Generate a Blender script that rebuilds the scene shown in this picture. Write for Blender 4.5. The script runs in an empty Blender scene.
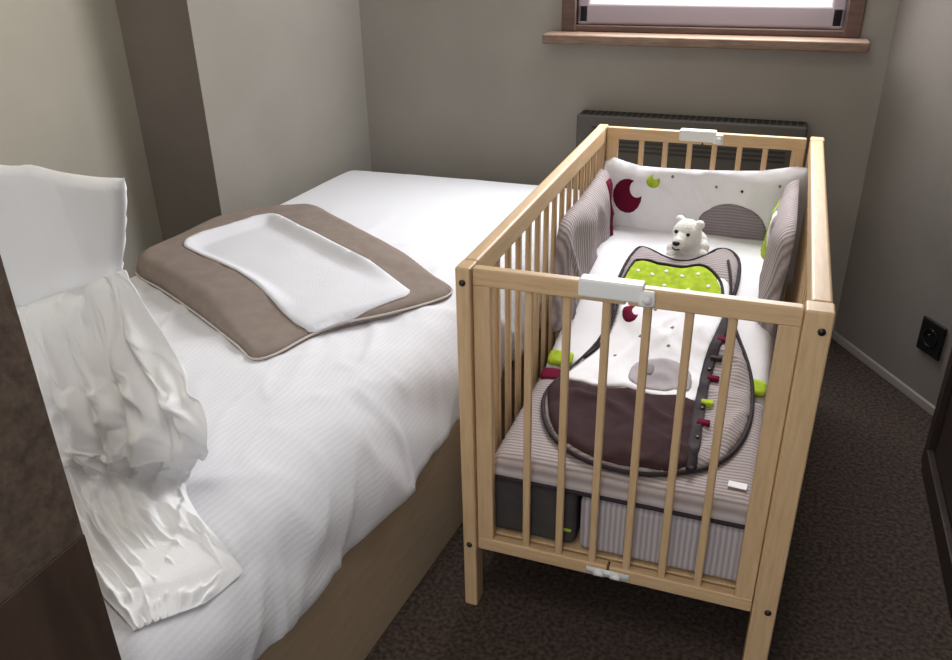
import bpy, bmesh, math, random
import numpy as np
from mathutils import Vector, noise
from mathutils.geometry import delaunay_2d_cdt
random.seed(3)
COL=bpy.context.scene.collection
# ---------------------------------------------------------------- camera
FPX=817.11; PIT=math.radians(26.523); YAW=math.radians(20.536); ROLL=math.radians(-1.129)
CAM=Vector((0.5318,-1.3112,1.4142))
Fv=Vector((-math.sin(YAW)*math.cos(PIT),math.cos(YAW)*math.cos(PIT),-math.sin(PIT)))
Rv=Vector((math.cos(YAW),math.sin(YAW),0)); Uv=Rv.cross(Fv)
R2=Rv*math.cos(ROLL)+Uv*math.sin(ROLL); U2=-Rv*math.sin(ROLL)+Uv*math.cos(ROLL)
def ray(u,v): return Fv*FPX+R2*(u-476)+U2*(330-v)
def at_z(u,v,z):
    d=ray(u,v); return CAM+d*((z-CAM.z)/d.z)
def at_y(u,v,y):
    d=ray(u,v); return CAM+d*((y-CAM.y)/d.y)
def hit(u,v,S):
    d=ray(u,v).normalized(); a=0.3; b=None; t=0.3
    while t<5:
        p=CAM+d*t
        if p.z<S(p.x,p.y): b=t; break
        a=t; t+=0.02
    if b is None: return at_z(u,v,0.4)
    for _ in range(20):
        m=(a+b)/2; p=CAM+d*m
        if p.z<S(p.x,p.y): b=m
        else: a=m
    return CAM+d*b
cd=bpy.data.cameras.new('camera'); cam=bpy.data.objects.new('camera',cd); COL.objects.link(cam)
cd.sensor_width=36; cd.lens=FPX*36/952; cd.clip_start=0.02
from mathutils import Matrix
M=Matrix((R2,U2,-Fv)).transposed().to_4x4(); M.translation=CAM; cam.matrix_world=M
bpy.context.scene.camera=cam
try: bpy.context.scene.view_settings.view_transform='Standard'
except Exception: pass
# ---------------------------------------------------------------- materials
def lin(c):
    return tuple(((x/255)/12.92 if x/255<=0.04045 else ((x/255+0.055)/1.055)**2.4) for x in c)+(1,)
def mat(name,c,rough=0.8,c2=None,nscale=8,nstretch=(1,1,1),bump=0.0,bscale=200,spec=0.3,stripe=None,metal=0,sheen=0,uvstripe=None,sbump=0.5):
    m=bpy.data.materials.new(name); m.use_nodes=True; nt=m.node_tree; N=nt.nodes; L=nt.links
    b=N['Principled BSDF']; b.inputs['Roughness'].default_value=rough; b.inputs['Specular IOR Level'].default_value=spec if rough<0.85 else 0.1
    b.inputs['Metallic'].default_value=metal
    if sheen: b.inputs['Sheen Weight'].default_value=sheen
    tc=N.new('ShaderNodeTexCoord'); mp=N.new('ShaderNodeMapping'); mp.inputs['Scale'].default_value=nstretch
    L.new(tc.outputs['Object'],mp.inputs['Vector'])
    nz=N.new('ShaderNodeTexNoise'); nz.inputs['Scale'].default_value=nscale; nz.inputs['Detail'].default_value=6
    L.new(mp.outputs[0],nz.inputs['Vector'])
    rp=N.new('ShaderNodeValToRGB'); rp.color_ramp.elements[0].position=0.32; rp.color_ramp.elements[1].position=0.68
    rp.color_ramp.elements[0].color=lin(c); rp.color_ramp.elements[1].color=lin(c2 or c)
    L.new(nz.outputs['Fac'],rp.inputs['Fac']); out=rp.outputs['Color']
    wv=None
    if stripe or uvstripe:
        ax,per,cc=stripe or uvstripe
        wv=N.new('ShaderNodeTexWave'); wv.bands_direction=ax; wv.inputs['Scale'].default_value=0.3142/per
        wv.inputs['Distortion'].default_value=0.6; wv.inputs['Detail'].default_value=1
        L.new(tc.outputs['UV' if uvstripe else 'Object'],wv.inputs['Vector'])
        if cc:
            mx=N.new('ShaderNodeMix'); mx.data_type='RGBA'; L.new(wv.outputs['Fac'],mx.inputs['Factor'])
            L.new(out,mx.inputs['A']); mx.inputs['B'].default_value=lin(cc); out=mx.outputs['Result']
    L.new(out,b.inputs['Base Color'])
    if bump:
        bn=N.new('ShaderNodeTexNoise'); bn.inputs['Scale'].default_value=bscale; bn.inputs['Detail'].default_value=3
        L.new(tc.outputs['Object'],bn.inputs['Vector'])
        bp=N.new('ShaderNodeBump'); bp.inputs['Strength'].default_value=bump; bp.inputs['Distance'].default_value=0.004
        L.new(bn.outputs['Fac'],bp.inputs['Height']); last=bp
        if wv:
            b2=N.new('ShaderNodeBump'); b2.inputs['Strength'].default_value=sbump; b2.inputs['Distance'].default_value=0.002
            L.new(wv.outputs['Fac'],b2.inputs['Height']); L.new(bp.outputs[0],b2.inputs['Normal']); last=b2
        L.new(last.outputs[0],b.inputs['Normal'])
    return m
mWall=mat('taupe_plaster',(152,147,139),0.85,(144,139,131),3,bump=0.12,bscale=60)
mWallN=mat('lit_taupe_plaster',(162,157,146),0.85,(154,149,138),3,bump=0.12,bscale=60)  # paler, warmer copy of the plaster; near wall's brightness put into the colour
mWallR=mat('shaded_taupe_plaster',(130,124,118),0.85,(122,116,110),3,bump=0.12,bscale=60)  # right wall's shade painted in as a darker tone of the plaster
mWallD=mat('deep_shade_taupe_plaster',(108,100,93),0.85,(100,93,86),3,bump=0.12,bscale=60)  # same plaster darkened: shade on the face turned from the window, held in colour
mCeil=mat('ceiling_paint',(200,197,190),0.9)
mFloor=mat('dark_carpet',(50,41,37),1.0,(88,76,69),95,bump=0.55,bscale=450,spec=0.05)
mBase=mat('baseboard_paint',(150,144,136),0.6)
BA=(204,173,134); BB=(190,158,119)
mWoodX=mat('beech_x',BA,0.45,BB,14,(0.8,9,9),bump=0.05)
mWoodY=mat('beech_y',BA,0.45,BB,14,(9,0.8,9),bump=0.05)
mWoodZ=mat('beech_z',BA,0.45,BB,14,(9,9,0.8),bump=0.05)
mPly=mat('bed_base_board',(172,152,128),0.6,(164,144,120),10,(6,1,6),bump=0.1)
mWhitePl=mat('white_plastic',(225,225,222),0.35)
mSteel=mat('dark_steel',(70,66,60),0.4,metal=0.8)
mDuvet=mat('white_duvet',(228,228,232),0.9,(225,225,230),5,bump=0.12,bscale=300,uvstripe=('X',0.012,(221,221,226)),sheen=0.2,sbump=0.11)
mSheet=mat('white_cotton',(246,246,247),0.95,bump=0.15,bscale=300)
mTaupe=mat('taupe_fabric',(142,129,121),0.9,(134,121,113),30,bump=0.2,bscale=500)
mTowel=mat('white_terry',(222,222,227),1.0,bump=0.5,bscale=500)
mEdge=mat('cream_edging',(196,188,182),0.9,bump=0.2,bscale=500)
mCharc=mat('charcoal_fabric',(70,66,64),0.9,(62,58,57),20,bump=0.2,bscale=500)
mRibX=mat('ribbed_grey_along_y',(176,166,164),0.95,(168,158,156),20,bump=0.2,bscale=400,stripe=('Y',0.011,(136,126,126)),sbump=0.35)
mRibS=mat('ribbed_grey_hanging',(182,174,174),0.95,bump=0.2,bscale=400,stripe=('X',0.011,(152,143,145)),sbump=0.3)
mRibZ=mat('ribbed_grey_upright',(176,166,164),0.95,(168,158,156),20,bump=0.2,bscale=400,stripe=('Y',0.014,(130,120,122)),sbump=0.4)
mWhiteF=mat('white_nursery_fabric',(232,230,233),0.95,(226,224,227),20,bump=0.15,bscale=400)
mMaroon=mat('maroon_fabric',(104,22,50),0.95,(94,18,44),20,bump=0.2,bscale=400)
mDarkP=mat('aubergine_brown_fabric',(66,48,50),0.95,(56,40,42),30,bump=0.2,bscale=500)
mGreen=mat('lime_fabric',(176,194,60),0.95,(144,170,44),60,bump=0.2,bscale=400)
mGreyF=mat('grey_applique',(150,140,144),0.95,(140,130,134),20,bump=0.2,bscale=400,stripe=('Z',0.009,(126,116,120)),sbump=0.2)
mGreyL=mat('pale_grey_applique',(170,162,166),0.95,(160,152,156),20,bump=0.2,bscale=400)
mPipe=mat('dark_piping',(44,34,40),0.8)
mPlush=mat('white_plush',(238,236,232),1.0,bump=0.8,bscale=260,sheen=0.6)
mBlack=mat('black_plastic',(18,18,18),0.3)
mHeat=mat('taupe_enamel',(82,78,74),0.6)
mHeatD=mat('heater_slots',(60,57,54),0.8)
mWin=mat('brown_window_wood',(100,76,66),0.5,(82,62,54),10,(1,8,8))
mSill=mat('sill_wood',(138,114,96),0.5,(106,87,73),16,(1,9,9),bump=0.25,bscale=90)
mSash=mat('grey_sash',(158,146,152),0.4)
mPanelU=mat('mottled_brown_panel',(104,90,78),0.6,(78,66,57),60,bump=0.3,bscale=120)
mPanelL=mat('dark_wood_panel',(78,62,53),0.5,(64,50,42),8,(5,5,1))
mDoor=mat('dark_door_wood',(54,42,38),0.45,(42,32,29),8,(6,6,1))
mSock=mat('socket_black',(24,24,26),0.4)
def glassmat():
    m=bpy.data.materials.new('window_pane'); m.use_nodes=True; nt=m.node_tree
    for n in list(nt.nodes): nt.nodes.remove(n)
    o=nt.nodes.new('ShaderNodeOutputMaterial'); t=nt.nodes.new('ShaderNodeBsdfTransparent'); g=nt.nodes.new('ShaderNodeBsdfGlossy')
    g.inputs['Roughness'].default_value=0.05; mx=nt.nodes.new('ShaderNodeMixShader'); mx.inputs[0].default_value=0.08
    nt.links.new(t.outputs[0],mx.inputs[1]); nt.links.new(g.outputs[0],mx.inputs[2]); nt.links.new(mx.outputs[0],o.inputs[0]); return m
mGlass=glassmat()
# ---------------------------------------------------------------- object helpers
def rootloc(p):
    while p is not None and p.parent is not None: p=p.parent
    return p.location.copy() if p is not None else Vector((0,0,0))
def tag(o,label,cat,group=None):
    o['label']=label; o['category']=cat
    if group: o['group']=group
    return o
def thing(name,label,cat,loc,group=None):
    o=bpy.data.objects.new(name,None); COL.objects.link(o); o.location=loc; o.empty_display_size=0.1
    return tag(o,label,cat,group)
def mk(name,vs,fs,m,parent=None,smooth=True,origin=None,uv=None):
    off=rootloc(parent) if parent is not None else Vector(origin or (0,0,0))
    me=bpy.data.meshes.new(name); me.from_pydata([tuple(Vector(v)-off) for v in vs],[],fs); me.update()
    if uv:
        ul=me.uv_layers.new(name='UVMap')
        for lp in me.loops: ul.data[lp.index].uv=uv[lp.vertex_index]
    bm=bmesh.new(); bm.from_mesh(me); bmesh.ops.recalc_face_normals(bm,faces=bm.faces); bm.to_mesh(me); bm.free()
    if smooth:
        for p in me.polygons: p.use_smooth=True
    me.materials.append(m)
    o=bpy.data.objects.new(name,me); COL.objects.link(o)
    if parent is not None: o.parent=parent
    else: o.location=off
    return o
def boxv(x0,x1,y0,y1,z0,z1):
    v=[(x,y,z) for x in(x0,x1) for y in(y0,y1) for z in(z0,z1)]
    f=[(0,1,3,2),(4,6,7,5),(0,4,5,1),(2,3,7,6),(0,2,6,4),(1,5,7,3)]
    return v,f
def join(parts):
    V=[];Fc=[]
    for v,f in parts:
        n=len(V); V+=list(v); Fc+=[tuple(i+n for i in q) for q in f]
    return V,Fc
def bevel(o,w,seg=3):
    b=o.modifiers.new('bevel','BEVEL'); b.width=w; b.segments=seg; b.limit_method='ANGLE'; b.angle_limit=math.radians(40)
    for p in o.data.polygons: p.use_smooth=True
    w2=o.modifiers.new('wn','WEIGHTED_NORMAL'); w2.keep_sharp=False
    return o
def box(name,x0,x1,y0,y1,z0,z1,m,parent=None,bev=0.004,origin=None):
    v,f=boxv(x0,x1,y0,y1,z0,z1); o=mk(name,v,f,m,parent,False,origin)
    if bev: bevel(o,bev)
    return o
def boxes(name,lst,m,parent=None,bev=0.003,origin=None):
    v,f=join([boxv(*b) for b in lst]); o=mk(name,v,f,m,parent,False,origin)
    if bev: bevel(o,bev)
    return o
def tube(pts,r,closed=False,n=8):
    pts=[Vector(p) for p in pts]; V=[];Fc=[]; N=len(pts)
    for i,p in enumerate(pts):
        a=pts[(i-1)%N] if (closed or i>0) else p; b=pts[(i+1)%N] if (closed or i<N-1) else p
        t=(b-a).normalized(); up=Vector((0,0,1)) if abs(t.z)<0.9 else Vector((1,0,0))
        s=t.cross(up).normalized(); q=s.cross(t)
        for k in range(n):
            an=2*math.pi*k/n; V.append(p+s*(r*math.cos(an))+q*(r*math.sin(an)))
    for i in range(N if closed else N-1):
        for k in range(n):
            a=i*n+k; b=i*n+(k+1)%n; c=((i+1)%N)*n+(k+1)%n; d=((i+1)%N)*n+k; Fc.append((a,b,c,d))
    if not closed:
        Fc.append(tuple(range(n))); Fc.append(tuple(range((N-1)*n,N*n)))
    return V,Fc
def cyl(c,axis,r,h,n=20):
    c=Vector(c); axis=Vector(axis).normalized(); return tube([c-axis*h/2,c+axis*h/2],r,False,n)
def ball(c,r,n=16,sc=(1,1,1)):
    bm=bmesh.new(); bmesh.ops.create_uvsphere(bm,u_segments=n,v_segments=n//2+2,radius=r)
    V=[Vector((v.co.x*sc[0],v.co.y*sc[1],v.co.z*sc[2]))+Vector(c) for v in bm.verts]; bm.verts.index_update()
    Fc=[tuple(v.index for v in f.verts) for f in bm.faces]; bm.free(); return V,Fc
def catmull(P,n=4,closed=True):
    P=[Vector(p) for p in P]; out=[]; N=len(P)
    rng=range(N) if closed else range(N-1)
    for i in rng:
        p0=P[(i-1)%N] if closed or i>0 else P[i]; p1=P[i]; p2=P[(i+1)%N]; p3=P[(i+2)%N] if closed or i+2<N else p2
        for k in range(n):
            t=k/n; out.append(0.5*((2*p1)+(p2-p0)*t+(2*p0-5*p1+4*p2-p3)*t*t+(3*p1-p0-3*p2+p3)*t**3))
    if not closed: out.append(P[-1])
    return out
def dist_fn(outline):
    A=np.array([[p[0],p[1]] for p in outline]); B=np.roll(A,-1,axis=0); D=B-A; L2=(D**2).sum(1)+1e-12
    def f(x,y):
        q=np.array([x,y]); t=np.clip(((q-A)*D).sum(1)/L2,0,1); c=A+D*t[:,None]; return float(np.sqrt(((q-c)**2).sum(1).min()))
    return f
def inside(outline,x,y):
    c=False; n=len(outline); j=n-1
    for i in range(n):
        xi,yi=outline[i][0],outline[i][1]; xj,yj=outline[j][0],outline[j][1]
        if (yi>y)!=(yj>y) and x<(xj-xi)*(y-yi)/(yj-yi)+xi: c=not c
        j=i
    return c
def fill2d(outline,sp):
    xs=[p[0] for p in outline]; ys=[p[1] for p in outline]; d=dist_fn(outline)
    V=[Vector((p[0],p[1])) for p in outline]; n=len(V)
    y=min(ys); row=0
    while y<max(ys):
        x=min(xs)+(sp/2 if row%2 else 0)
        while x<max(xs):
            if inside(outline,x,y) and d(x,y)>sp*0.45: V.append(Vector((x,y)))
            x+=sp
        y+=sp*0.87; row+=1
    r=delaunay_2d_cdt(V,[(i,(i+1)%n) for i in range(n)],[list(range(n))],1,1e-6)
    return [tuple(v) for v in r[0]],[tuple(f) for f in r[2]],d
def puff(name,outline,sp,mapf,m,parent=None,thick=0.02,r=0.03,rim=0.0,both=False,origin=None,hf=None):
    """soft padded shape grown from a flat outline; mapf((a,b),h)->3D"""
    P,T,d=fill2d(outline,sp); n=len(P); top=[];bot=[]
    for p in P:
        q=min(d(*p)/r,1.0); h=thick*math.sqrt(max(0,1-(1-q)**2))+rim
        if hf: h=hf(p,h)
        top.append(mapf(p,h)); bot.append(mapf(p,-h if both else 0.0))
    cnt={}
    for f in T:
        for i in range(3):
            e=(f[i],f[(i+1)%3]); k=tuple(sorted(e)); cnt.setdefault(k,[]).append(e)
    Fc=list(T)+[tuple(n+i for i in reversed(f)) for f in T]
    for k,es in cnt.items():
        if len(es)==1:
            a,b=es[0]; Fc.append((b,a,n+a,n+b))
    o=mk(name,top+bot,Fc,m,parent,True,origin)
    if not rim:
        bm=bmesh.new(); bm.from_mesh(o.data); bmesh.ops.remove_doubles(bm,verts=bm.verts,dist=1e-5); bm.to_mesh(o.data); bm.free()
    return o
def struct(o): o['kind']='structure'; return o
def nz(x,y,z): return noise.noise(Vector((x,y,z)))
def sm(t): t=max(0,min(1,t)); return t*t*(3-2*t)
# ---------------------------------------------------------------- room
YB=1.70
struct(mk('floor',*boxv(-2.2,2.2,-2.4,2.0,-0.05,0.0),mFloor,None,False))
struct(mk('ceiling',*boxv(-2.2,2.2,-2.4,2.0,2.45,2.5),mCeil,None,False))
WX0,WX1,WZ0,WZ1=-0.245,0.736,1.06,2.10
struct(boxes('wall_back',[(-1.6,WX0,YB,YB+0.25,0,2.45),(WX1,1.4,YB,YB+0.25,0,2.45),(WX0,WX1,YB,YB+0.25,0,WZ0),(WX0,WX1,YB,YB+0.25,WZ1,2.45)],mWall,None,0))
def wallstrip(name,pts,out,m,z0=0,z1=2.45):
    V=[];Fc=[]; n=len(pts)
    for p in pts+[ (p[0]+out[0],p[1]+out[1]) for p in reversed(pts)]:
        V.append((p[0],p[1],z0)); V.append((p[0],p[1],z1))
    k=2*n
    for i in range(k):
        j=(i+1)%k; Fc.append((2*i,2*j,2*j+1,2*i+1))
    Fc.append(tuple(2*i for i in range(k))); Fc.append(tuple(2*i+1 for i in range(k)))
    return struct(mk(name,V,Fc,m,None,False))
wallstrip('wall_left',[(-1.045,1.72),(-1.2349,0.9235)],(-0.35,0.0),mWall)
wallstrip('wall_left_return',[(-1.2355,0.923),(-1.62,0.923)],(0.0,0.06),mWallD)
wallstrip('wall_left_near',[(-1.51,0.95),(-1.60,-2.4)],(-0.1,0.0),mWallN)
RD=Vector((0.517,-0.856,0)); RN=Vector((-0.856,-0.517,0)); RP=Vector((0.83,1.70,0))
pe=RP+RD*0.95
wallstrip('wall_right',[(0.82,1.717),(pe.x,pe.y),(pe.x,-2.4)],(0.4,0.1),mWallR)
def bb(name,a,b,n,h=0.05,t=0.012):
    a=Vector(a);b=Vector(b);n=Vector(n)
    V=[a,b,b+n*t,a+n*t]; V=V+[v+Vector((0,0,h)) for v in V]
    o=struct(mk(name,V,[(0,1,2,3),(4,5,6,7),(0,1,5,4),(1,2,6,5),(2,3,7,6),(3,0,4,7)],mBase,None,False)); bevel(o,0.003)
bb('baseboard_right',RP,RP+RD*0.93,RN,0.03)
bb('baseboard_back',(-1.0,YB,0),(0.82,YB,0),(0,-1,0),0.03)
# window
w=bpy.data.objects.new('window_1',None); COL.objects.link(w); w.location=((WX0+WX1)/2,YB,WZ0); struct(w)
boxes('window_frame',[(WX0,WX0+0.05,YB-0.012,YB+0.08,WZ0,WZ1),(WX1-0.05,WX1,YB-0.012,YB+0.08,WZ0,WZ1),(WX0,WX1,YB-0.012,YB+0.08,WZ1-0.045,WZ1),(WX0,WX1,YB-0.005,YB+0.08,WZ0,WZ0+0.022)],mWin,w,0.004)
sa=boxes('sash',[(WX0+0.052,WX0+0.10,YB+0.005,YB+0.06,WZ0+0.02,WZ1-0.05),(WX1-0.10,WX1-0.052,YB+0.005,YB+0.06,WZ0+0.02,WZ1-0.05),(WX0+0.052,WX1-0.052,YB+0.005,YB+0.06,WZ0+0.022,WZ0+0.096),(WX0+0.052,WX1-0.052,YB+0.005,YB+0.06,WZ1-0.12,WZ1-0.05)],mSash,w,0.012)
box('pane',WX0+0.10,WX1-0.10,YB+0.035,YB+0.04,WZ0+0.096,WZ1-0.12,mGlass,sa,0)
box('window_sill',-0.291,0.763,1.60,YB,1.028,1.06,mSill,w,0.006)
# doorway side on the right
d=bpy.data.objects.new('door_1',None); COL.objects.link(d); d.location=(1.15,0.3,0); struct(d)
box('door_leaf',1.065,1.11,-0.9,0.90,0.01,2.2,mDoor,d,0.004)
boxes('door_frame',[(1.05,1.2,0.90,0.95,0,2.3),(1.045,1.065,-0.9,0.90,0,0.07)],mDoor,d,0.004)
# partition at the left edge of the photo
t=thing('partition_panel','tall mottled brown partition panel with dark wood lower half beside the bed head','partition',(-0.4,-1.2,0))
box('upper_panel',-0.62,-0.19,-1.9,-0.75,0.76,2.2,mPanelU,t,0.002)
box('lower_panel',-0.62,-0.1895,-1.9,-0.7495,0,0.7598,mPanelL,t,0.001)
# ---------------------------------------------------------------- heater
t=thing('wall_heater','taupe grey electric wall heater with dark slotted top behind the crib under the window','heater',(0.23,1.65,0.45))
box('heater_body',-0.157,0.622,1.60,1.695,0.22,0.79,mHeat,t,0.008)
boxes('top_grille',[(-0.14+k*0.0222,-0.14+k*0.0222+0.016,1.61,1.685,0.786,0.7905) for k in range(34)],mHeatD,t,0)
boxes('front_grille',[(-0.10,0.565,1.5975,1.602,0.745-0.016*k,0.753-0.016*k) for k in range(6)],mHeatD,t,0)
# ---------------------------------------------------------------- socket
s=ray(933,338); tt=(RP-CAM).dot(RN)/s.dot(RN); sp_=CAM+s*tt
t=thing('wall_socket','black square wall socket on the grey wall right of the crib','socket',sp_)
def onwall(a,b,h): return sp_+RD*a+Vector((0,0,1))*b+RN*h
def plate(name,w_,h_,d0,d1,m,par,bev=0.003):
    V=[onwall(a,b,h) for a in(-w_,w_) for b in(-h_,h_) for h in(d0,d1)]
    o=mk(name,V,boxv(0,1,0,1,0,1)[1],m,par,False); bevel(o,bev); return o
plate('frame_plate',0.05,0.055,0.0,0.010,mSock,t)
V,Fc=tube([onwall(0.028*math.cos(a),0.028*math.sin(a),0.011) for a in [i*math.pi/12 for i in range(24)]],0.003,True,6)
mk('socket_ring',V,Fc,mBlack,t)
o=mk('earth_pin',*cyl(onwall(0,0.012,0.014),RN,0.003,0.012),mSteel,t)
# ---------------------------------------------------------------- bed
def bR(y): return -0.113+0.08*y
def bL(y): return -1.19+0.05*y
YE=1.615; YF=-0.735; ZH=0.31; ZT=0.545
def fr(e,r,p=2.4):
    q=max(0.0,min(1.0,e/r)); return (1-(1-q)**p)**(1/p)
def wr(x,y,fx,fy,ang,s,sharp=4):
    c,s_=math.cos(ang),math.sin(ang); a=(x*c+y*s_)*fx; b=(-x*s_+y*c)*fy
    a+=0.5*nz(a*0.7,b*0.7,s+9)
    return 1-min(1,abs(nz(a,b,s))*sharp)
def duvb(x,y):
    e1=bR(y)-x; e2=x-bL(y); e3=YE-y
    if e1<=0 or e2<=0 or e3<=0: return 0.0
    z=ZH+(ZT-ZH)*fr(e1,0.15,2.4)*fr(e2,0.10)*fr(e3,0.14,2.2)
    z+=0.016*(1-abs(2*((x-bL(y))/(bR(y)-bL(y)))-1)**2)*sm(e3/0.3)
    return z
def duvz(x,y):
    z=duvb(x,y)
    if z<=0: return 0.0
    e1=bR(y)-x; w_=min(1,e1/0.1); g=1-0.9*sm((y-0.5)/0.7)
    z+=g*w_*(0.009*nz(x*3.2,y*2.1,1.3)+0.004*nz(x*9,y*4,4.2))
    z+=g*w_*(0.006*wr(x,y,5,1.6,0.5,8.8,5)+0.005*wr(x,y,7,2.2,-0.7,3.1,5)+0.003*wr(x,y,15,6,0.2,6.6,5)*sm((0.55-e1)/0.3))
    return z
t=thing('bed','single bed with pale wood base standing along the left wall','bed',(-0.65,0.4,0))
def prism(name,z0,z1,i,m,par,bev):
    q=[(bL(YF)+i,YF+i*0.2),(bR(YF)-i,YF+i*0.2),(bR(YE)-i,YE-i-0.01),(bL(YE)+i,YE-i-0.01)]
    V=[(a,b,z0) for a,b in q]+[(a,b,z1) for a,b in q]
    o=mk(name,V,[(0,1,2,3),(4,5,6,7),(0,1,5,4),(1,2,6,5),(2,3,7,6),(3,0,4,7)],m,par,False); bevel(o,bev); return o
prism('base',0.0,0.318,0.014,mPly,t,0.006); prism('mattress',0.32,0.48,0.06,mSheet,t,0.03)
cr=[]
for k in range(19):
    th=k/18*math.pi/2; cr.append(0.15*(1-math.cos(th)**(2/2.4)) if k<18 else 0.15)
NX=110
ys=list(np.linspace(YF,YE-0.14,230))+[YE-0.14*(math.cos(k/12*math.pi/2)**(2/2.2)) for k in range(1,13)]
ys[-1]=YE-1e-4
V=[];UVs=[];rows=[]
for y in ys:
    wdt=bR(y)-bL(y); es=[1e-4+e for e in cr]
    inner=list(np.linspace(0.15,wdt-0.10,NX))[1:]
    left=[0.10*(math.cos(k/8*math.pi/2)**(2/2.4)) if k<8 else 1e-4 for k in range(1,9)]
    es=es+inner+[wdt-l for l in left]
    row=[]; prev=None; arc=0
    for ie,e in enumerate(es):
        x=bR(y)-e; z=duvz(x,y)
        side=max(0,1-e/0.15)
        wob=0.008*nz(y*3.5,z*5,7.7)+0.018*nz(y*5+z*7,z*2,2.7)+0.013*(wr(y,z,5,1.5,0.6,2.2,4)-0.3)+0.007*(wr(y,z,12,4,-0.5,4.4)-0.3)
        zz=z+(0.010*nz(y*2.2,3.3,0)*side if ie<3 else 0)
        p=Vector((x+wob*side**0.6,y,zz))
        if prev is not None: arc+=(p-prev).length
        prev=p; V.append(p); UVs.append((arc,y)); row.append(len(V)-1)
    rows.append(row)
Fc=[]
for i in range(len(rows)-1):
    for k in range(len(rows[0])-1): Fc.append((rows[i][k],rows[i][k+1],rows[i+1][k+1],rows[i+1][k]))
hem=[]
for i,y in enumerate(ys):
    p=V[rows[i][0]]; V.append(Vector((p.x-0.008,p.y,p.z-0.012))); UVs.append((-0.01,y)); hem.append(len(V)-1)
for i in range(len(ys)-1): Fc.append((hem[i],rows[i][0],rows[i+1][0],hem[i+1]))
dv=mk('duvet',V,Fc,mDuvet,None,True,(-0.65,0.4,0.4),UVs)
tag(dv,'white finely striped duvet spread over the single bed','duvet')
so=dv.modifiers.new('sol','SOLIDIFY'); so.thickness=0.006; so.offset=-1
# ---------------------------------------------------------------- changing mat
def px(pts,S): return [hit(u,v,S) for u,v in pts]
flatS=lambda x,y: 0.576
mo=[(135,262),(148,246),(180,232),(240,218),(300,212),(322,215),(345,228),(400,257),(444,279),(451,288),(430,298),(385,311),(345,320),(310,333),(275,352),(252,357),(238,345),(200,315),(160,286),(139,273)]
li=[(186,256),(198,247),(235,235),(264,227),(280,228),(302,240),(352,266),(404,289),(408,297),(392,304),(352,318),(316,331),(300,330),(284,319),(240,287),(196,265)]
MO=[(p.x,p.y) for p in catmull(px(mo,flatS),3)]; LI=[(p.x,p.y) for p in catmull(px(li,flatS),3)]
dMO=dist_fn(MO); dLI=dist_fn(LI)
mB=hit(312,212,flatS); mC=hit(450,288,flatS); mE=Vector((mC.x-mB.x,mC.y-mB.y)); mLen=mE.length; mE.normalize()
def mbase(x,y): return max(duvb(x,y)+0.008,0.5)
def math_(x,y):
    tl=((x-mB.x)*mE.x+(y-mB.y)*mE.y)/mLen
    q=min(dMO(x,y)/0.045,1); k=1-0.85*sm((tl-0.68)/0.26)
    h=0.012*min(1,q*3)+0.040*k*math.sqrt(1-(1-q)**2)+0.003*nz(x*14,y*14,6)*q
    dd=dLI(x,y)*(1 if inside(LI,x,y) else -1)
    g=sm((dd+0.008)/0.06); h=h*(1-g)+0.022*g
    return max(h,0.0)
def matmap(p,h): return Vector((p[0],p[1],mbase(*p)+(math_(*p) if h>0 else -0.004)))
cm=thing('changing_mat','taupe padded changing mat lying across the white duvet','changing mat',(MO[0][0],MO[0][1],0.56))
puff('pad',MO,0.008,matmap,mTaupe,cm,0.04,0.03)
puff('towel_liner',LI,0.009,lambda p,h: Vector((p[0],p[1],mbase(*p)+0.001+math_(*p)+(h+0.002*nz(p[0]*12,p[1]*9,4)+0.002 if h>0 else 0))),mTowel,cm,0.005,0.012,0.001)['label']='white terry liner'
Vt,Ft=tube([Vector((a,b,mbase(a,b)+0.004)) for a,b in MO],0.0028,True,8); mk('piping',Vt,Ft,mEdge,cm)['label']='cream piped edge'
# ---------------------------------------------------------------- pillow
py=-0.28
po=[(-150,175),(-100,160),(-40,160),(10,166),(30,165),(60,172),(100,177),(122,178),(125,181),(125,220),(122,260),(117,300),(112,345),(105,400),(60,430),(-60,440),(-130,420),(-140,300)]
PO=[(p.x,p.z) for p in catmull([at_y(u,v,py) for u,v in po],3)]
def pmap(p,h):
    x,z=p; y=py-h+0.008*nz(x*4,z*2,3)+0.006*wr(x,z,9,1.5,0.15,1,5)*(1 if h>0 else -1)*min(1,abs(h)/0.015)
    return Vector((x,y,max(z,duvz(x,y)+0.002)))
pl=puff('pillow',PO,0.009,pmap,mSheet,None,0.016,0.02,0.0,True,(-0.65,-0.3,0.8)); tag(pl,'flat white pillow standing upright at the head of the bed','pillow')
# ---------------------------------------------------------------- draped white sheet (settled with the cloth solver, then frozen)
BS=lambda x,y: duvz(x,y)+0.012
rows_px=[((2,314),(123,270),-0.305,0),((-4,350),(154,318),-0.37,0),((-4,392),(188,372),-0.43,0),((8,430),(206,424),-0.44,0),
         ((24,462),(194,462),-0.44,2),((40,490),(186,488),0,1),((58,524),(198,514),0,1),((80,560),(220,541),0,1),((104,596),(244,570),0,1),((134,630),(204,604),0,1)]
Lp=[];Rp=[]
for a,b,yy,m_ in rows_px:
    if m_==1: Lp.append(hit(a[0],a[1],BS)); Rp.append(hit(b[0],b[1],BS))
    elif m_==2: Lp.append(hit(a[0],a[1],lambda x,y:duvz(x,y)+0.04)); Rp.append(hit(b[0],b[1],lambda x,y:duvz(x,y)+0.04))
    else: Lp.append(at_y(a[0],a[1],yy)); Rp.append(at_y(b[0],b[1],yy))
NS,NW=150,110
def lincat(P,n):
    C=catmull(P[:-1],n,False)
    for k in range(1,n+1): C.append(P[-2].lerp(P[-1],k/n))
    return C
Lc=lincat(Lp,14); Rc=lincat(Rp,14)
def samp(C,t):
    f=t*(len(C)-1); i=min(int(f),len(C)-2); return C[i].lerp(C[i+1],f-i)
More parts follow.
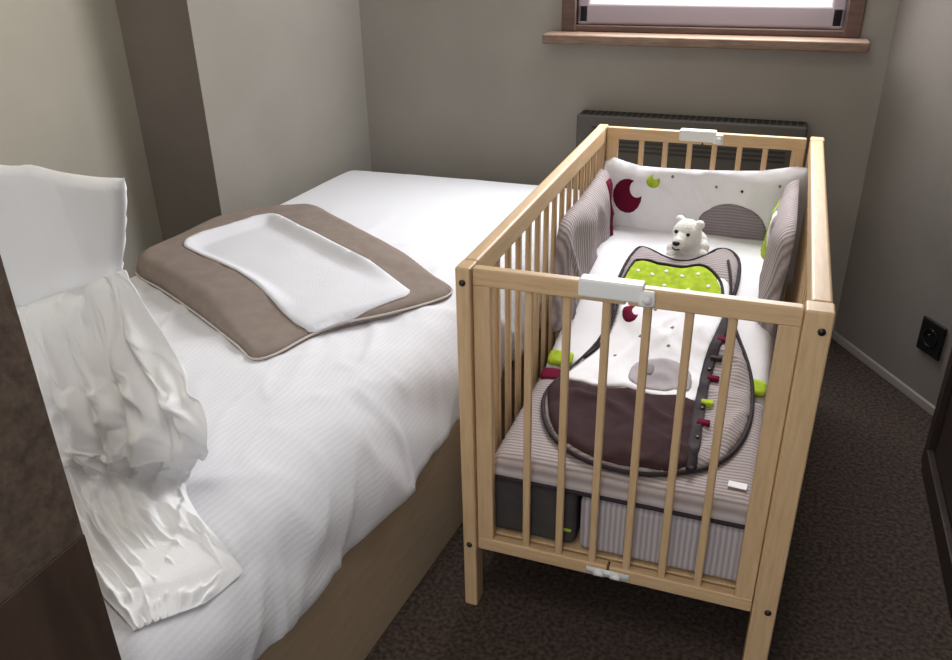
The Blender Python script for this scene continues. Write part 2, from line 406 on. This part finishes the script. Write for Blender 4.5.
V=[];Fc=[]
fn=Vector((0.15,-1,0.1)).normalized()
for i in range(NS):
    s=i/(NS-1); a=samp(Lc,s); b=samp(Rc,s)
    up_=1-sm((s-0.34)/0.22)
    for j in range(NW):
        w_=j/(NW-1); p=a.lerp(b,w_)
        ph=w_*6.0+0.9*nz(w_*1.8,s*2.2,1)
        z_=math.sin(ph*2*math.pi)*0.4+0.6*(1-4*abs((ph%1)-0.5))
        big=0.040*(0.4+0.6*sm(s/0.12))*(0.5+0.9*abs(nz(w_*3,s*3,7)))*(1-0.78*sm((s-0.38)/0.25))
        cre=0.020*wr(w_*0.5,s*0.9,8,4,0.8,3,6)+0.012*wr(w_*0.5,s*0.9,14,7,-0.5,7,6)
        ple=0.007*(1-4*abs(((w_*10+0.5*nz(s*3,w_*2,3))%1)-0.5))*sm((0.60-w_)/0.15)
        wv=0.008*nz(w_*4+s*3,s*6-w_*3,5)
        q=Vector((p.x,p.y,p.z))
        bulge=0.03*math.sin(math.pi*w_)*sm(s/0.15)
        q+=fn*(z_*big+cre*0.8+bulge)*up_
        edge=sm(min(w_,1-w_)/0.05)*sm((1-s)/0.05)
        q+=Vector((0,0,1))*(z_*big*edge*0.9+ple+wv+cre*0.5*edge)*(1-up_)
        q.z=max(q.z,duvz(q.x,q.y)+0.008)
        V.append(q)
for i in range(NS-1):
    for j in range(NW-1):
        k=i*NW+j; Fc.append((k,k+1,k+NW+1,k+NW))
sh=mk('draped_sheet',V,Fc,mSheet,None,True,(-0.4,-0.42,0.58)); tag(sh,'crumpled thin white sheet bunched against the pillow and trailing to the duvet edge','sheet')
lc=at_y(138,385,-0.33)
lump=mk('support',*ball(lc,0.1,24,(1.15,0.75,1.15)),mSheet,None)
lump2=mk('support',*ball(lc+Vector((-0.14,0.0,0.0)),0.1,24,(1.3,0.7,1.4)),mSheet,None)
try:
    vg=sh.vertex_groups.new(name='pin'); vg.add(list(range(NW*2)),1.0,'REPLACE'); vg.add(list(range(int(NS*0.50)*NW,NS*NW)),1.0,'REPLACE')
    for r_ in range(int(NS*0.36),int(NS*0.50)): vg.add(list(range(r_*NW,(r_+1)*NW)),(r_-NS*0.36)/(NS*0.14)*0.9,'REPLACE')
    for ob in (dv,lump,lump2):
        c_=ob.modifiers.new('col','COLLISION'); ob.collision.thickness_outer=0.006; ob.collision.cloth_friction=60
    cl=sh.modifiers.new('cloth','CLOTH'); st=cl.settings; st.quality=6; st.mass=0.12; st.tension_stiffness=18; st.compression_stiffness=10; st.shear_stiffness=5; st.bending_stiffness=0.15; st.air_damping=2
    st.vertex_group_mass='pin'; cl.collision_settings.distance_min=0.004; cl.collision_settings.use_self_collision=False
    sc=bpy.context.scene; sc.frame_start=1; sc.frame_end=12; cl.point_cache.frame_start=1; cl.point_cache.frame_end=12
    for f_ in range(1,9): sc.frame_set(f_)
    dg=bpy.context.evaluated_depsgraph_get(); nm=bpy.data.meshes.new_from_object(sh.evaluated_get(dg))
    co=[v.co.copy() for v in nm.vertices]; ok=all(abs(c.x)<2 and abs(c.y)<2 and abs(c.z)<1 for c in co)
    sh.modifiers.remove(cl)
    if ok:
        for v_,c in zip(sh.data.vertices,co): v_.co=c
    sc.frame_set(1)
except Exception as e: print('CLOTHFAIL',e)
for m_ in list(dv.modifiers):
    if m_.type=='COLLISION': dv.modifiers.remove(m_)
bpy.data.objects.remove(lump); bpy.data.objects.remove(lump2)
for v_ in sh.data.vertices:
    wz=duvz(v_.co.x+sh.location.x,v_.co.y+sh.location.y)+0.006-sh.location.z
    if v_.co.z<wz: v_.co.z=wz
s0=sh.modifiers.new('sm','SMOOTH'); s0.iterations=1; s0.factor=0.5
sd_=sh.modifiers.new('sub','SUBSURF'); sd_.levels=1; sd_.render_levels=1
so=sh.modifiers.new('sol','SOLIDIFY'); so.thickness=0.0025; so.offset=1
# ---------------------------------------------------------------- crib
W=0.66; L=1.253; HC=0.84
crib=thing('crib','beech folding baby crib with slatted sides standing beside the bed','crib',(W/2,L/2,0))
lt=0.030; rt=0.046
def post(x0,x1,y0,y1): return box('post',x0,x1,y0,y1,0,HC,mWoodZ,crib,0.004)
post(0,lt,0,0.045); post(0,lt,L-0.045,L); post(W-rt,W,0,0.045); post(W-rt+0.008,W,L-0.045,L)
for x0,x1 in ((0,lt),(W-rt+0.008,W-0.002)):
    box('side_rail',x0,x1,0.045,L-0.045,HC-0.05,HC,mWoodY,crib,0.006)
    box('side_rail',x0+0.004,x1-0.004,0.045,L-0.045,0.165,0.205,mWoodY,crib,0.004)
    xm=(x0+x1)/2; n=14
    for k in range(n):
        y=0.045+(L-0.09)*(k+1)/(n+1)
        box('slat',xm-0.006,xm+0.006,y-0.010,y+0.010,0.20,HC-0.045,mWoodZ,crib,0.004)
ea,eb=lt+0.001,W-rt-0.001; sw=0.036; mid=(ea+eb)/2
for y0 in (0.010,L-0.032):
    y1=y0+0.022
    for (p,q) in ((ea,mid-0.0015),(mid+0.0015,eb)):
        box('end_rail',p,q,y0,y1,HC-0.038,HC-0.002,mWoodX,crib,0.004)
        box('end_rail',p,q,y0,y1,0.165,0.198,mWoodX,crib,0.004)
    box('stile',ea,ea+sw,y0+0.001,y1-0.001,0.195,HC-0.036,mWoodZ,crib,0.003)
    box('stile',eb-sw,eb,y0+0.001,y1-0.001,0.195,HC-0.036,mWoodZ,crib,0.003)
    for k in range(6):
        x=ea+sw+(eb-ea-2*sw)*(k+1)/7
        box('slat',x-0.008,x+0.008,y0+0.005,y1-0.005,0.195,HC-0.036,mWoodZ,crib,0.004)
    lx0,lx1=(mid-0.088,mid+0.050) if y0<0.5 else (mid-0.07,mid+0.06)
    la=boxes('latch',[(lx0,lx1-0.022,y0-0.005,y1+0.005,HC-0.030,HC+0.004),(lx1-0.030,lx1,y0-0.007,y1+0.003,HC-0.034,HC-0.004)],mWhitePl,crib,0.005); la['label']='white plastic latch'
    mk('latch_button',*cyl((lx1-0.013,y0-0.008,HC-0.019),(0,1,0),0.008,0.008),mWhitePl,la)
    hg=mk('hinge',*join([cyl((mid-0.018,y0-0.003,0.180),(1,0,0),0.008,0.020),cyl((mid+0.018,y0-0.003,0.180),(1,0,0),0.008,0.020),boxv(mid-0.045,mid+0.045,y0-0.003,y0-0.001,0.172,0.190)]),mWhitePl,crib); hg['label']='white plastic hinge'
for x,z in ((lt*0.5,HC-0.03),(W-rt*0.35,HC-0.035),(lt*0.5,0.18),(W-rt*0.35,0.185)):
    mk('bolt',*join([cyl((x,-0.0005,z),(0,1,0),0.0065,0.004),cyl((x,-0.002,z),(0,1,0),0.003,0.004,6)]),mSteel,crib)
box('base_board',lt+0.004,W-rt-0.004,0.036,L-0.036,0.188,0.20,mWoodY,crib,0.002)
# crib mattress
ix0,ix1,iy0,iy1=lt+0.012,W-0.056,0.040,L-0.040
mt=thing('crib_mattress','charcoal folding crib mattress at the bottom of the crib','mattress',(0.33,0.62,0.2))
bevel(box('mattress_section',ix0,ix0+0.20,iy0,iy1,0.202,0.345,mCharc,mt,0),0.018,4)
bevel(box('mattress_section',ix0+0.203,ix1,iy0+0.06,iy1,0.202,0.345,mCharc,mt,0),0.018,4)
o=box('tag_strip',ix0+0.170,ix0+0.192,iy0-0.002,iy0+0.001,0.243,0.250,mGreen,mt,0.001); o['label']='small green tag'
fb=box('folded_blanket',ix0+0.208,ix1-0.004,0.038,0.095,0.203,0.340,mRibS,None,0,(0.42,0.07,0.21))
bevel(fb,0.016,4); tag(fb,'folded pale grey ribbed blanket standing at the front of the crib','blanket')
# quilt surface
def S0(x,y): return 0.395+0.145*sm((y-0.38)/0.57)+0.006*nz(x*7,y*6,2)*sm((x-0.06)/0.04)*sm((0.60-x)/0.04)
qx0,qx1,qy0,qy1=ix0+0.002,ix1-0.002,0.037,L-0.045
def rrect(a0,a1,b0,b1,r,n=5):
    out=[]
    for cx,cy,s in ((a1-r,b0+r,-90),(a1-r,b1-r,0),(a0+r,b1-r,90),(a0+r,b0+r,180)):
        for k in range(n+1):
            an=math.radians(s+90*k/n); out.append((cx+r*math.cos(an),cy+r*math.sin(an)))
    res=[]
    for i,p in enumerate(out):
        q=out[(i+1)%len(out)]; res.append(p); dd=math.hypot(q[0]-p[0],q[1]-p[1]); m_=int(dd/0.02)
        for j in range(1,m_): res.append((p[0]+(q[0]-p[0])*j/m_,p[1]+(q[1]-p[1])*j/m_))
    return res
qt=thing('crib_quilt','grey ribbed and white quilt covering the crib mattress','quilt',(0.33,0.6,0.37))
def qmapper(z0):
    def f(p,h):
        x,y=p
        if h<=0: return Vector((x,y,z0))
        return Vector((x,y,z0+(S0(x,y)-z0)*min(1,h)))
    return f
qo=puff('ribbed_section',rrect(qx0,qx1,qy0,0.464,0.02),0.015,qmapper(0.350),mRibX,qt,0.75,0.035,0.25); qo['label']='grey ribbed lower part'
qo=puff('white_section',rrect(qx0,qx1,0.466,qy1,0.02),0.018,qmapper(0.350),mWhiteF,qt,0.75,0.03,0.25); qo['label']='white upper part'
for (gx0,gx1,gm) in ((qx0+0.012,qx0+0.075,mGreen),(qx1-0.060,qx1-0.012,mGreen)):
    qo=puff('printed_patch',rrect(gx0,gx1,0.470,0.515,0.012),0.010,lambda p,h: Vector((p[0],p[1],S0(*p)+(0.002+h if h>0 else -0.008))),gm,qt,0.001,0.006,0.0005); qo['label']='lime green patch'
qo=puff('printed_patch',rrect(qx0+0.012,qx0+0.060,0.40,0.445,0.012),0.010,lambda p,h: Vector((p[0],p[1],S0(*p)+(0.002+h if h>0 else -0.008))),mMaroon,qt,0.001,0.006,0.0005); qo['label']='maroon patch'
Vt,Ft=tube([Vector((a,b,0.352)) for a,b in rrect(qx0,qx1,qy0+0.0,0.455,0.03)],0.005,True,8); mk('piping',Vt,Ft,mPipe,qt)
q=hit(737,487,S0)
Vc=[]
for a,b in ((-0.018,-0.008),(0.018,-0.012),(0.019,0.008),(-0.017,0.012)):
    Vc.append(Vector((q.x+a,q.y+b,S0(q.x+a,q.y+b)+0.004)))
Vc=Vc+[v+Vector((0,0,0.0015)) for v in Vc]
mk('care_tag',Vc,[(0,1,2,3),(4,5,6,7),(0,1,5,4),(1,2,6,5),(2,3,7,6),(3,0,4,7)],mWhiteF,qt,False)['label']='white sewn-in tag'
# ---------------------------------------------------------------- bumper
bp_=thing('crib_bumper','padded crib bumper with white moon patterned back and grey ribbed ends','bumper',(0.33,1.1,0.45))
yb=1.205
bk=[at_y(u,v,1.18) for u,v in ((604,162),(640,168),(700,172),(760,173),(809,171),(807,215),(796,285),(700,300),(640,300),(606,290),(603,220))]
BK=[(p.x,p.z) for p in catmull(bk,3)]; dBK=dist_fn(BK)
def bkh(x,z): q=min(dBK(x,z)/0.03,1); return 0.026*math.sqrt(1-(1-q)**2)+0.014*nz(x*6,z*5,0)*q+0.010*wr(x,z,9,4,0.9,3)*q
backp=puff('back_panel',BK,0.010,lambda p,h: Vector((p[0],yb-(bkh(*p) if h>0 else 0),p[1])),mWhiteF,bp_,0.03,0.03)
def onback(name,pix,m,th=0.003,par=backp,smn=3,lift=0.0015):
    P=[at_y(u,v,yb-0.036) for u,v in pix]; O=[(p.x,p.z) for p in (catmull(P,smn) if smn else P)]
    return puff(name,O,0.008,lambda p,h: Vector((p[0],yb-bkh(*p)-lift-max(h,0) if h>0 else yb-bkh(*p)+0.001,p[1])),m,par,th,0.004,0.001)
def crescent(cx,cy,r,ang,n=16,ys_=1.0,r2=0.52,dd=0.80):
    out=[]; A=math.radians(ang)
    def P(x,y): out.append((cx+r*(x*math.cos(A)-y*math.sin(A)),cy-ys_*r*(x*math.sin(A)+y*math.cos(A))))
    al=math.degrees(math.acos((1+dd*dd-r2*r2)/(2*dd))); X=math.cos(math.radians(al)); Y=math.sin(math.radians(al))
    be=math.degrees(math.atan2(Y,X-dd))
    for i in range(n): a=math.radians(al+(360-2*al)*i/(n-1)); P(math.cos(a),math.sin(a))
    for i in range(1,n-1): a=math.radians((360-be)-(360-2*be)*i/(n-1)); P(dd+r2*math.cos(a),r2*math.sin(a))
    return out
onback('moon_patch',crescent(627,196,14.5,30,ys_=1.18),mMaroon,smn=0); onback('moon_patch',crescent(653,182,6.5,60),mGreen,smn=0)
onback('animal_patch',[(699,218),(712,208),(730,205),(748,209),(762,220),(768,238),(765,254),(752,259),(735,259),(720,257),(709,248),(700,234)],mGreyF)
for (u,v) in ((672,178),(716,188),(780,186),(742,192)):
    onback('dot_patch',[(u-1.6,v),(u,v-1.6),(u+1.6,v),(u,v+1.6)],mMaroon if (u//2)%2 else mTaupe,0.001,smn=2)
lo=[(0.59,0.43),(0.592,0.56),(0.61,0.68),(0.68,0.722),(0.85,0.718),(1.02,0.722),(1.13,0.73),(1.155,0.70),(1.155,0.55),(1.14,0.45),(0.9,0.43),(0.70,0.41)]
LO=[(p[0],p[1]) for p in catmull([Vector((a,b,0)) for a,b in lo],4)]
dLO=dist_fn(LO)
def sideh(dd,p): q=min(dd(*p)/0.055,1); return 0.040*math.sqrt(1-(1-q)**2)+0.014*nz(p[0]*8,p[1]*7,1)*q+0.011*wr(p[0],p[1],9,4,0.4,2)*q
lp=puff('side_panel',LO,0.010,lambda p,h: Vector((lt+0.006+(sideh(dLO,p) if h>0 else 0),p[0],p[1])),mRibZ,bp_,0.032,0.05); lp['label']='grey ribbed side panel'
puff('edge_band',rrect(1.06,1.12,0.47,0.710,0.015),0.010,lambda p,h: Vector((lt+0.0065+sideh(dLO,p)+max(h,0) ,p[0],p[1])),mMaroon,lp,0.003,0.006,0.001)
def rx(z): return W-0.052-0.02*sm((0.76-z)/0.3)
ro=[(0.69,0.44),(0.695,0.58),(0.72,0.69),(0.79,0.725),(0.95,0.73),(1.08,0.735),(1.15,0.74),(1.155,0.70),(1.155,0.55),(1.14,0.46),(0.9,0.45)]
RO=[(p[0],p[1]) for p in catmull([Vector((a,b,0)) for a,b in ro],4)]; dRO=dist_fn(RO)
rp_=puff('side_panel',RO,0.010,lambda p,h: Vector((rx(p[1])-(sideh(dRO,p) if h>0 else 0),p[0],p[1])),mRibZ,bp_,0.032,0.05); rp_['label']='grey ribbed side panel'
puff('edge_band',rrect(1.00,1.12,0.50,0.69,0.015),0.010,lambda p,h: Vector((rx(p[1])-0.0005-sideh(dRO,p)-max(h,0),p[0],p[1])),mGreen,rp_,0.003,0.006,0.001)
puff('white_band',rrect(0.955,1.00,0.50,0.69,0.012),0.010,lambda p,h: Vector((rx(p[1])-0.0005-sideh(dRO,p)-max(h,0),p[0],p[1])),mWhiteF,rp_,0.003,0.006,0.001)
# ---------------------------------------------------------------- sleeping bag
bgS=lambda x,y: S0(x,y)+0.018
og=[(633,250),(640,244),(650,246),(662,252),(676,257),(692,257),(706,252),(718,246),(730,247),(739,256),(739,276),(733,296),(732,312),(739,334),(748,358),(753,385),(751,415),(740,440),(720,458),(690,467),(650,470),(610,464),(574,450),(551,430),(543,405),(549,384),(574,362),(598,338),(611,314),(614,296),(618,278),(625,262)]
BG=[(p.x,p.y) for p in catmull(px(og,bgS),3)]; dBG=dist_fn(BG)
def bgh(x,y):
    q=min(dBG(x,y)/0.03,1); k=q*(1-0.85*sm((y-0.60)/0.15))
    return 0.013*math.sqrt(1-(1-q)**2)+0.005*nz(x*8,y*8,5)*k+0.009*wr(x,y,8,4,1.0,2,4)*k+0.006*wr(x,y,12,6,-0.3,4,4)*k
def bgz(x,y): return S0(x,y)+0.003+bgh(x,y)
bag=thing('sleeping_bag','white and aubergine baby sleeping bag laid out on the quilt in the crib','sleeping bag',(0.33,0.5,0.42))
bd=puff('bag_back',BG,0.009,lambda p,h: Vector((p[0],p[1],bgz(*p) if h>0 else S0(*p)+0.002)),mRibX,bag,0.02,0.03)
def onbag(name,pix,m,par,th=0.004,smn=3,sp=0.009,lift=0.0015):
    P=px(pix,bgS); O=[(p.x,p.y) for p in (catmull(P,smn) if smn else P)]
    return puff(name,O,sp,lambda p,h: Vector((p[0],p[1],bgz(*p)+(lift+h if h>0 else -0.001))),m,par,th,0.008,0.001)
front=onbag('bag_front',[(630,276),(660,280),(700,284),(720,278),(730,288),(725,312),(713,340),(704,365),(696,400),(670,398),(620,390),(582,382),(564,378),(586,360),(606,340),(618,314),(621,292)],mWhiteF,bag,0.002); front['label']='white printed front'
onbag('pocket',[(553,379),(600,388),(650,395),(694,400),(691,440),(686,465),(645,467),(606,460),(574,446),(554,428),(548,405)],mDarkP,bag,0.004)['label']='dark aubergine foot pocket'
ykp=[(636,262),(648,262),(660,266),(680,269),(698,267),(709,271),(719,284),(721,302),(690,302),(655,299),(619,295),(624,276)]
yk=onbag('yoke',ykp,mGreen,bag,0.002,lift=0.003); yk['label']='lime green yoke'
for (u,v) in ((638,272),(652,276),(666,273),(682,278),(698,276),(708,288),(664,287),(636,284),(650,290),(688,292)):
    onbag('dot_patch',[(u-2.2,v),(u,v-1.5),(u+2.2,v),(u,v+1.5)],mWhiteF,yk,0.001,2,0.004,0.006)
bnd=onbag('snap_band',[(728,308),(714,338),(704,362),(697,392),(691,425),(686,466),(697,465),(703,425),(708,392),(715,364),(724,342),(735,314)],mPipe,bag,0.002,2,0.008,0.005); bnd['label']='dark snap fastening band'
for (u,v) in ((709,372),(702,410),(697,440)):
    p=hit(u,v,bgS); mk('snap',*ball((p.x,p.y,bgz(p.x,p.y)+0.009),0.005,10,(1,1,0.5)),mSteel,bnd)
onbag('moon_patch',crescent(630,316,8,20),mMaroon,front,0.002,0,0.006,0.004)
onbag('animal_patch',[(628,384),(631,372),(640,365),(654,362),(672,363),(686,370),(691,381),(688,392),(660,392),(636,389)],mGreyL,front,0.002,3,0.008,0.004)
onbag('ear_patch',[(643,370),(650,367),(654,372),(651,380),(645,379)],mGreyF,front,0.001,3,0.006,0.007)
for (u,v) in ((655,312),(672,330),(640,340),(615,356),(668,350)):
    onbag('dot_patch',[(u-2,v),(u,v-1.5),(u+2,v),(u,v+1.5)],mTaupe,front,0.001,2,0.004,0.004)
def pipe(pix,r=0.0035,closed=False,m=mPipe):
    P=catmull(px(pix,bgS),4,closed); Vt,Ft=tube([Vector((p.x,p.y,bgz(p.x,p.y)+0.005)) for p in P],r,closed,8); return mk('piping',Vt,Ft,m,bag)
Vt,Ft=tube([Vector((a,b,S0(a,b)+0.007)) for a,b in BG],0.0048,True,8); mk('piping',Vt,Ft,mPipe,bag)
pipe([(728,262),(731,288),(728,308)],0.004)
pipe([(635,261),(625,276),(619,294),(615,314),(603,340),(584,358)],0.0035)
pipe([(636,261),(648,261),(661,265),(682,268),(699,266),(710,270),(721,284),(723,302)],0.004)
for k,(u,v) in enumerate(((722,343),(716,360),(713,380),(707,405),(703,427))):
    p=hit(u,v,bgS); m_=[mMaroon,mPipe,mMaroon,mGreen,mMaroon][k]; z=bgz(p.x,p.y)
    box('tab',p.x-0.014,p.x+0.014,p.y-0.009,p.y+0.009,z-0.002,z+0.010,m_,bag,0.003)
# ---------------------------------------------------------------- polar bear
hc=at_y(687,234,0.98)
br=thing('toy_polar_bear','small white plush polar bear sitting at the collar of the sleeping bag','soft toy',(hc.x,0.98,0.55))
fd=Vector((-0.28,-0.95,0.04)).normalized(); up=(Vector((0.08,0,1))-fd*Vector((0.08,0,1)).dot(fd)).normalized(); sd=fd.cross(up).normalized()
parts=[ball(hc,0.043,20,(0.98,1,1.02)),ball(hc+fd*0.034-up*0.012,0.027,16),ball(hc+fd*0.051-up*0.014,0.020,16),
 ball(hc+sd*0.030+up*0.034-fd*0.006,0.014),ball(hc-sd*0.030+up*0.034-fd*0.006,0.014),
 ball(hc+Vector((0.014,0.035,-0.045)),0.048,20,(1,0.95,1.05)),ball(hc+Vector((0.012,0.022,-0.072)),0.044,20,(1.05,1,0.8)),
 ball(hc+Vector((0.047,0.010,-0.038)),0.019),ball(hc+Vector((0.049,-0.012,-0.055)),0.017),
 ball(hc+Vector((-0.036,0.004,-0.050)),0.019),ball(hc+Vector((-0.038,-0.014,-0.064)),0.016)]
bo_=mk('body',*join(parts),mPlush,br)
rm=bo_.modifiers.new('r','REMESH'); rm.mode='VOXEL'; rm.voxel_size=0.0025; rm.use_smooth_shade=True
s2=bo_.modifiers.new('s','SMOOTH'); s2.iterations=10; s2.factor=0.6
tx=bpy.data.textures.new('fur','CLOUDS'); tx.noise_scale=0.004; tx.noise_depth=2
dp=bo_.modifiers.new('d','DISPLACE'); dp.texture=tx; dp.strength=0.003; dp.mid_level=0.5
mk('nose',*ball(hc+fd*0.071-up*0.010,0.0088,12,(1.2,1,0.8)),mBlack,br)
for s in(-1,1): mk('eye',*ball(hc+fd*0.040+sd*s*0.018+up*0.013,0.0055,12),mBlack,br)
mk('mouth',*tube([hc+fd*0.067+sd*0.011-up*0.026,hc+fd*0.070-up*0.030,hc+fd*0.067-sd*0.011-up*0.026],0.0018,False,6),mBlack,br)
# ---------------------------------------------------------------- light
wd=bpy.data.worlds.new('world'); bpy.context.scene.world=wd; wd.use_nodes=True
bg=wd.node_tree.nodes['Background']; bg.inputs[0].default_value=(0.97,0.98,1.0,1); bg.inputs[1].default_value=2.0
def area(name,loc,rot,sx,sy,e,c):
    l=bpy.data.lights.new(name,'AREA'); l.shape='RECTANGLE'; l.size=sx; l.size_y=sy; l.energy=e; l.color=c
    o=bpy.data.objects.new(name,l); COL.objects.link(o); o.location=loc; o.rotation_euler=rot; return o
area('window_daylight',(0.245,1.66,1.6),(math.radians(-66),0,math.radians(-14)),0.9,0.9,46,(0.97,0.98,1.0))
area('added_room_fill',(-0.1,-0.9,2.38),(0,0,0),0.9,0.9,12,(1.0,0.96,0.90))  # soft overhead fill added to lift the near side, not a real fixture
area('added_warm_fill',(-1.05,-0.05,1.8),(0,math.radians(85),0),0.3,0.3,9,(1.0,0.93,0.76))  # unseen warm light added to brighten the near left wall
